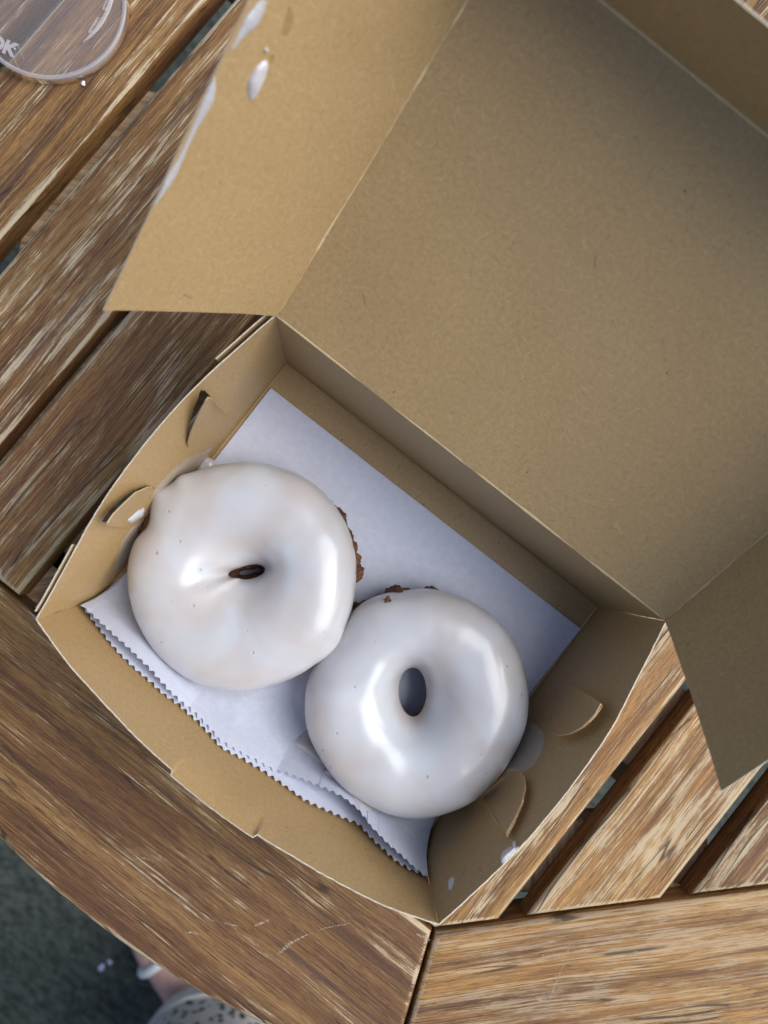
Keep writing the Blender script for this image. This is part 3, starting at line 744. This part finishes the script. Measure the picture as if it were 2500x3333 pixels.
def crumb(u, v, z, r, mat, label, cat, name, seed, group=None):
    bm = bmesh.new(); bmesh.ops.create_icosphere(bm, subdivisions=3, radius=r * MM)
    for w in bm.verts:
        c = w.co / MM; w.co *= 1 + 0.55 * fbm(c.x * 6 / max(r, .3) + seed, c.y * 6 / max(r, .3), c.z, 0.2, 3)
        w.co.z *= 0.6
    me = bpy.data.meshes.new(name); bm.to_mesh(me); bm.free(); me.materials.append(mat)
    o = bpy.data.objects.new(name, me); col.objects.link(o); o.location = at(u, v, z * MM)
    return tag(o, label, cat, group)
crumb(1262, 1953, 27.0, 1.35, M_CAKE, 'brown cake crumb stuck on top of the oval-holed doughnut', 'crumb', 'crumb', 5)
M_WHITE = plain('white_flake', (0.8, 0.8, 0.8), 0.5)
crumb(270, 271, 0.4, 0.9, M_WHITE, 'white sugar flake on the slat below the clear plastic lid', 'flake', 'sugar_flake', 12)

# ------------------------------------------------------------------ clear plastic lid on the slats
def plastic_material(name, diff, fac, tint=(0.93, 0.92, 0.95, 1)):
    w = NT(name)
    tp = w.n('BsdfTransparent', {'Color': tint}); gl = w.n('BsdfGlossy', {'Color': (1, 1, 1, 1), 'Roughness': 0.2})
    df = w.n('BsdfDiffuse', {'Color': (0.72, 0.67, 0.66, 1)})
    a = w.n('MixShader', {0: diff}); w.t.links.new(tp.outputs[0], a.inputs[1]); w.t.links.new(df.outputs[0], a.inputs[2])
    fr = w.n('LayerWeight', {'Blend': fac})
    sm = w.noise(w.n('TexCoord').outputs['Object'], 90, 3)
    f = w.math('MULTIPLY', fr.outputs['Fresnel'], w.math('MULTIPLY_ADD', sm, 1.0, 0.6), clamp=True)
    b = w.n('MixShader', {0: f}); w.t.links.new(a.outputs[0], b.inputs[1]); w.t.links.new(gl.outputs[0], b.inputs[2])
    w.t.links.new(b.outputs[0], w.out.inputs[0]); return w.m
M_PLASTIC = plastic_material('clear_plastic', 0.15, 0.10); M_PRIM = plastic_material('clear_plastic_rim', 0.42, 0.2); M_EMB = plastic_material('embossed_plastic', 0.42, 0.2)
PC = Vector((-251.4, 118.6, 0.2)) * MM; PR = 32.0
plid = empty('plastic_lid', PC); tag(plid, 'round clear plastic cup lid lying on the slats', 'lid')
def lathe(name, prof, mat, parent, n=128, a0=0, a1=2 * math.pi):
    full = abs(a1 - a0 - 2 * math.pi) < 1e-6
    V = []; F = []; m = len(prof); k = n if full else n + 1
    for i in range(k):
        a = a0 + (a1 - a0) * i / n
        for r, z in prof: V.append((r * math.cos(a) * MM, r * math.sin(a) * MM, z * MM))
    for i in range(n if full else n):
        b = (i + 1) % k
        for j in range(m - 1): F.append((i * m + j, b * m + j, b * m + j + 1, i * m + j + 1))
    return obj(name, V, F, mat, parent)
lathe('disc', [(0.01, 3.0), (10, 3.0), (20, 3.0), (26, 3.0), (29.6, 3.0), (30.3, 2.7)], M_PLASTIC, plid)
lathe('rim', [(29.7, 2.7), (30.0, 3.5), (30.9, 3.8), (31.7, 3.4), (32.0, 2.4), (32.0, 0.2), (31.4, 0.0)], M_PRIM, plid)
# raised drinking-slot ridge: bright arc with two window frames
def arc_pts(pts, w, z, name, mat, h=0.7):
    q = resample([(p.x / MM, p.y / MM) for p in (at(u, v, 0.0034) for u, v in pts)], 30)
    V = []; F = []
    for i, p in enumerate(q):
        t = q[min(i + 1, 29)] - q[max(i - 1, 0)]; t /= np.linalg.norm(t); nn = np.array([-t[1], t[0]])
        ww = w * (math.sin(math.pi * min(1, i / 10) / 2) if w > .4 else 1)
        for a, hh in ((-1, 0), (-0.5, h), (0.5, h), (1, 0)):
            x = p + nn * ww * a; V.append((x[0] * MM - PC.x, x[1] * MM - PC.y, (z + hh) * MM))
    for i in range(29):
        for j in range(3): F.append((i * 4 + j, i * 4 + j + 1, (i + 1) * 4 + j + 1, (i + 1) * 4 + j))
    return obj(name, V, F, mat, plid)
arc_pts([(269, 137), (290, 120), (315, 92), (333, 66), (346, 40), (356, 18), (366, -20), (366, -60)], 0.95, 2.9, 'slot_ridge', M_EMB)
for fr in ([(288, 107), (318, 58), (331, 63), (305, 100), (290, 107)], [(334, 30), (350, -2), (362, -6)], [(334, 30), (344, 34), (358, 2)]):
    arc_pts(fr, 0.3, 2.9, 'slot_frame', M_EMB)
arc_pts([(0, 135), (58, 150), (78, 192)], 0.16, 2.8, 'embossed_line', M_EMB, 0.4)
arc_pts([(40, 180), (52, 205), (66, 228)], 0.16, 2.8, 'embossed_line', M_EMB, 0.4)
fc = bpy.data.curves.new('lettering', 'FONT'); fc.body = 'OK'; fc.size = 0.0078; fc.extrude = 0.0002; fc.align_x = 'RIGHT'; fc.offset = 0.00035
fo = bpy.data.objects.new('lettering', fc); col.objects.link(fo)
dg = bpy.context.evaluated_depsgraph_get(); me = bpy.data.meshes.new_from_object(fo.evaluated_get(dg)); bpy.data.objects.remove(fo)
me.materials.clear(); me.materials.append(M_EMB)
lo = bpy.data.objects.new('lettering', me); col.objects.link(lo); lo.parent = plid
p = at(44, 186, 0.0034); lo.location = (p.x - PC.x, p.y - PC.y, 0.0034); lo.rotation_euler = (0, 0, R(37.8 - 22))
bmd = at(47, 158, 0.0034)
def lathe_at(name, c, r, mat):
    o = lathe(name, [(0.01, 3.6), (r * .7, 3.55), (r, 3.0)], mat, plid, n=20); o.location = (c.x - PC.x, c.y - PC.y, 0); return o
lathe_at('embossed_dot', bmd, 0.55, M_EMB)

# ------------------------------------------------------------------ petals on the ground, seated person's lap and foot
M_PETAL = plain('lilac_petal', (0.50, 0.44, 0.66), 0.6)
crumb(330, 3150, GZ * 1000 + 3, 4.2, M_PETAL, 'larger pale lilac petal on the dark ground', 'petal', 'petal', 3, 'petals on the ground')
crumb(357, 3131, GZ * 1000 + 3, 3.0, M_PETAL, 'smaller pale lilac petal on the dark ground', 'petal', 'petal', 8, 'petals on the ground')
def skin_material():
    w = NT('skin'); tc = w.n('TexCoord').outputs['Object']; f = w.noise(tc, 60, 3)
    w.set(Base_Color=w.mix(f, (0.46, 0.25, 0.20), (0.58, 0.36, 0.29)), Roughness=0.5, Subsurface_Weight=0.2, Subsurface_Scale=0.004, Subsurface_Radius=(1.0, 0.4, 0.2)); return w.m
def fabric_material():
    w = NT('speckled_fabric'); tc = w.n('TexCoord').outputs['Object']
    v = w.n('TexVoronoi', {'Vector': w.vmul(w.vadd(tc, w.vmul(w.noise(tc, 240, 2, out=1), (0.004, 0.004, 0.004))), (1, 1.6, 1.2)), 'Scale': 100.0})
    k = w.n('SeparateColor', {0: v.outputs['Color']})
    sp = w.math('MULTIPLY', w.math('LESS_THAN', v.outputs['Distance'], 0.42), w.math('LESS_THAN', k.outputs[0], 0.62))
    wv = w.noise(tc, 1500, 2)
    w.set(Base_Color=w.mix(sp, w.mix(wv, (0.36, 0.33, 0.31), (0.52, 0.48, 0.46)), (0.025, 0.027, 0.035)), Roughness=0.9); return w.m
M_SKIN, M_FAB, M_HEM, M_SANDAL = skin_material(), fabric_material(), plain('hem_band', (0.50, 0.47, 0.44), 0.9), plain('white_strap', (0.72, 0.72, 0.70), 0.5)
person = empty('person', (0.15, -0.60, GZ)); tag(person, 'seated person in speckled trousers with a white sandal strap, seen below the table edge', 'person')
def tubes(name, chain, mat, parent, origin, n=28, m=26, fold=0.0):
    """smooth tapering tube through (point, rx, rz) stations, closed ends"""
    pts = np.array([c[0] for c in chain], float); rad = np.array([c[1] for c in chain], float)
    s = np.r_[0, np.cumsum(np.linalg.norm(np.diff(pts, axis=0), axis=1))]; t = np.linspace(0, s[-1], n)
    q = np.stack([np.interp(t, s, pts[:, k]) for k in range(3)], 1); r = np.interp(t, s, rad)
    for k in range(3): q[:, k] = smooth(q[:, k], 2, 1)
    V = []; F = []
    for i in range(n):
        tan = q[min(i + 1, n - 1)] - q[max(i - 1, 0)]; tan /= np.linalg.norm(tan)
        u = np.cross(tan, [0.1, 0.0, 1.0]) if abs(tan[2]) < 0.9 else np.cross(tan, [1, 0, 0]); u /= np.linalg.norm(u); w = np.cross(u, tan)
        for k in range(m):
            a = 2 * math.pi * k / m; rr = r[i] * (1 + fold * fbm(q[i, 0] * 1000, q[i, 1] * 1000 + 40 * a, k, 0.02, 2)); V.append(q[i] + (u * math.cos(a) + w * math.sin(a)) * rr)
    for i in range(n - 1):
        for k in range(m): F.append((i * m + k, i * m + (k + 1) % m, (i + 1) * m + (k + 1) % m, (i + 1) * m + k))
    F.append(tuple(range(m))[::-1]); F.append(tuple((n - 1) * m + k for k in range(m)))
    return obj(name, V, F, mat, parent, origin=origin, sharp=60)
og = (0.15, -0.60, GZ)
A = lambda u, v, z: np.array(at(u, v, z))
ank = A(705, 3395, -0.635); knee = ank + np.array((-0.01, 0.02, 0.37)); hip = knee + np.array((0.27, -0.36, 0.03))
ft = A(440, 3070, GZ) - A(700, 3390, GZ); ft /= np.linalg.norm(ft)
gnd = lambda p, h: np.array((p[0], p[1], GZ + h))
body = tubes('body', [(hip + (0.02, -0.02, -.01), 0.070), (hip, 0.080), ((hip + knee) / 2, 0.068), (knee + (0.03, -0.04, 0), 0.056), (knee, 0.052), (knee + (ank - knee) * 0.3, 0.050), (knee + (ank - knee) * 0.85, 0.034), (ank, 0.033), (gnd(ank + ft * 0.015, 0.040), 0.038), (gnd(ank + ft * 0.07, 0.032), 0.031), (gnd(ank + ft * 0.13, 0.029), 0.028), (gnd(ank + ft * 0.185, 0.016), 0.015)], M_SKIN, person, og, n=70)
tubes('trousers', [(ank + (0, 0, 0.040), 0.088), (ank + (0, 0, 0.12), 0.092), ((ank + knee) / 2, 0.090), (knee - (0, 0, 0.06), 0.072), (knee + (0.01, -0.02, 0), 0.080), ((hip + knee) / 2, 0.092), (hip, 0.105), (hip + (0.03, -0.03, 0), 0.10)], M_FAB, person, og, n=60, fold=0.12)
tubes('hem', [(ank + (0, 0, 0.026), 0.0885), (ank + (0, 0, 0.046), 0.0895)], M_HEM, person, og, n=6, fold=0.06)
st = [(gnd(ank + ft * 0.115, 0) + np.array((ft[1], -ft[0], 0)) * 0.031 * math.cos(a) + np.array((0, 0, 0.030 + 0.031 * math.sin(a))), 0.0055) for a in np.linspace(-0.3, math.pi + 0.3, 14)]
tubes('sandal_strap', st, M_SANDAL, person, og, n=30, m=10)
# scratches in the rim boards and bleached scuffs
def scratch_material():
    w = NT('bleached_scratch'); tc = w.n('TexCoord').outputs['Object']; f = w.noise(w.vmul(tc, (150, 1500, 1)), detail=3)
    w.set(Base_Color=(0.44, 0.35, 0.23), Roughness=0.85); tp = w.n('BsdfTransparent'); mx = w.n('MixShader', {0: w.ramp(f, [(0.42, 0.15), (0.60, 1.0)])})
    w.t.links.new(w.p.outputs[0], mx.inputs[1]); w.t.links.new(tp.outputs[0], mx.inputs[2]); w.t.links.new(mx.outputs[0], w.out.inputs[0]); return w.m
M_SCRATCH = scratch_material()
rims = [o for o in table.children if o.name.startswith('rim_board')]
bpy.context.view_layer.update()
def scratch(pts, w0, board):
    q = resample(pts, 26); V = []; F = []; inv = (Matrix.Translation(TC) @ Matrix.Rotation(TROT, 4, 'Z') @ Matrix.Rotation(board.rotation_euler.z, 4, 'Z')).inverted()
    for i in range(26):
        t = q[min(i + 1, 25)] - q[max(i - 1, 0)]; t /= np.linalg.norm(t); nn = np.array([-t[1], t[0]]); w = 0.8 * w0 * math.sin(math.pi * (i + 0.3) / 25.6) ** 0.4 * (0.55 + 0.9 * random.random())
        for k in (-1, 1): V.append(inv @ (at(*(q[i] + nn * w * k), -0.00075)))
    for i in range(25): F.append((2 * i, 2 * i + 1, 2 * i + 3, 2 * i + 2))
    o = obj('scratch', [tuple(v) for v in V], F, M_SCRATCH, board, sharp=0)
rb = {int(round((o.rotation_euler.z - math.pi / 2) / (math.pi / 4))): o for o in rims}
for pts, w0 in (([(902, 3108), (945, 3070), (1000, 3042)], 6), ([(1000, 3042), (1060, 3020), (1140, 3005)], 2), ([(650, 2968), (690, 2995), (780, 3016)], 2.2), ([(825, 3016), (850, 3005), (880, 2992)], 4), ([(600, 3038), (625, 3034), (648, 3042)], 3), ([(440, 2797), (468, 2792), (500, 2806)], 2), ([(1355, 3040), (1385, 3052), (1400, 3062)], 5)):
    scratch(pts, w0, rb[6])
for pts, w0 in (([(1858, 3035), (1850, 3090), (1836, 3140), (1812, 3190), (1792, 3245), (1780, 3290)], 2.0), ([(1742, 3250), (1760, 3255), (1786, 3262)], 6), ([(1765, 3105), (1775, 3120)], 2), ([(2100, 3068), (2160, 3060)], 1.5)):
    scratch(pts, w0, rb[7])
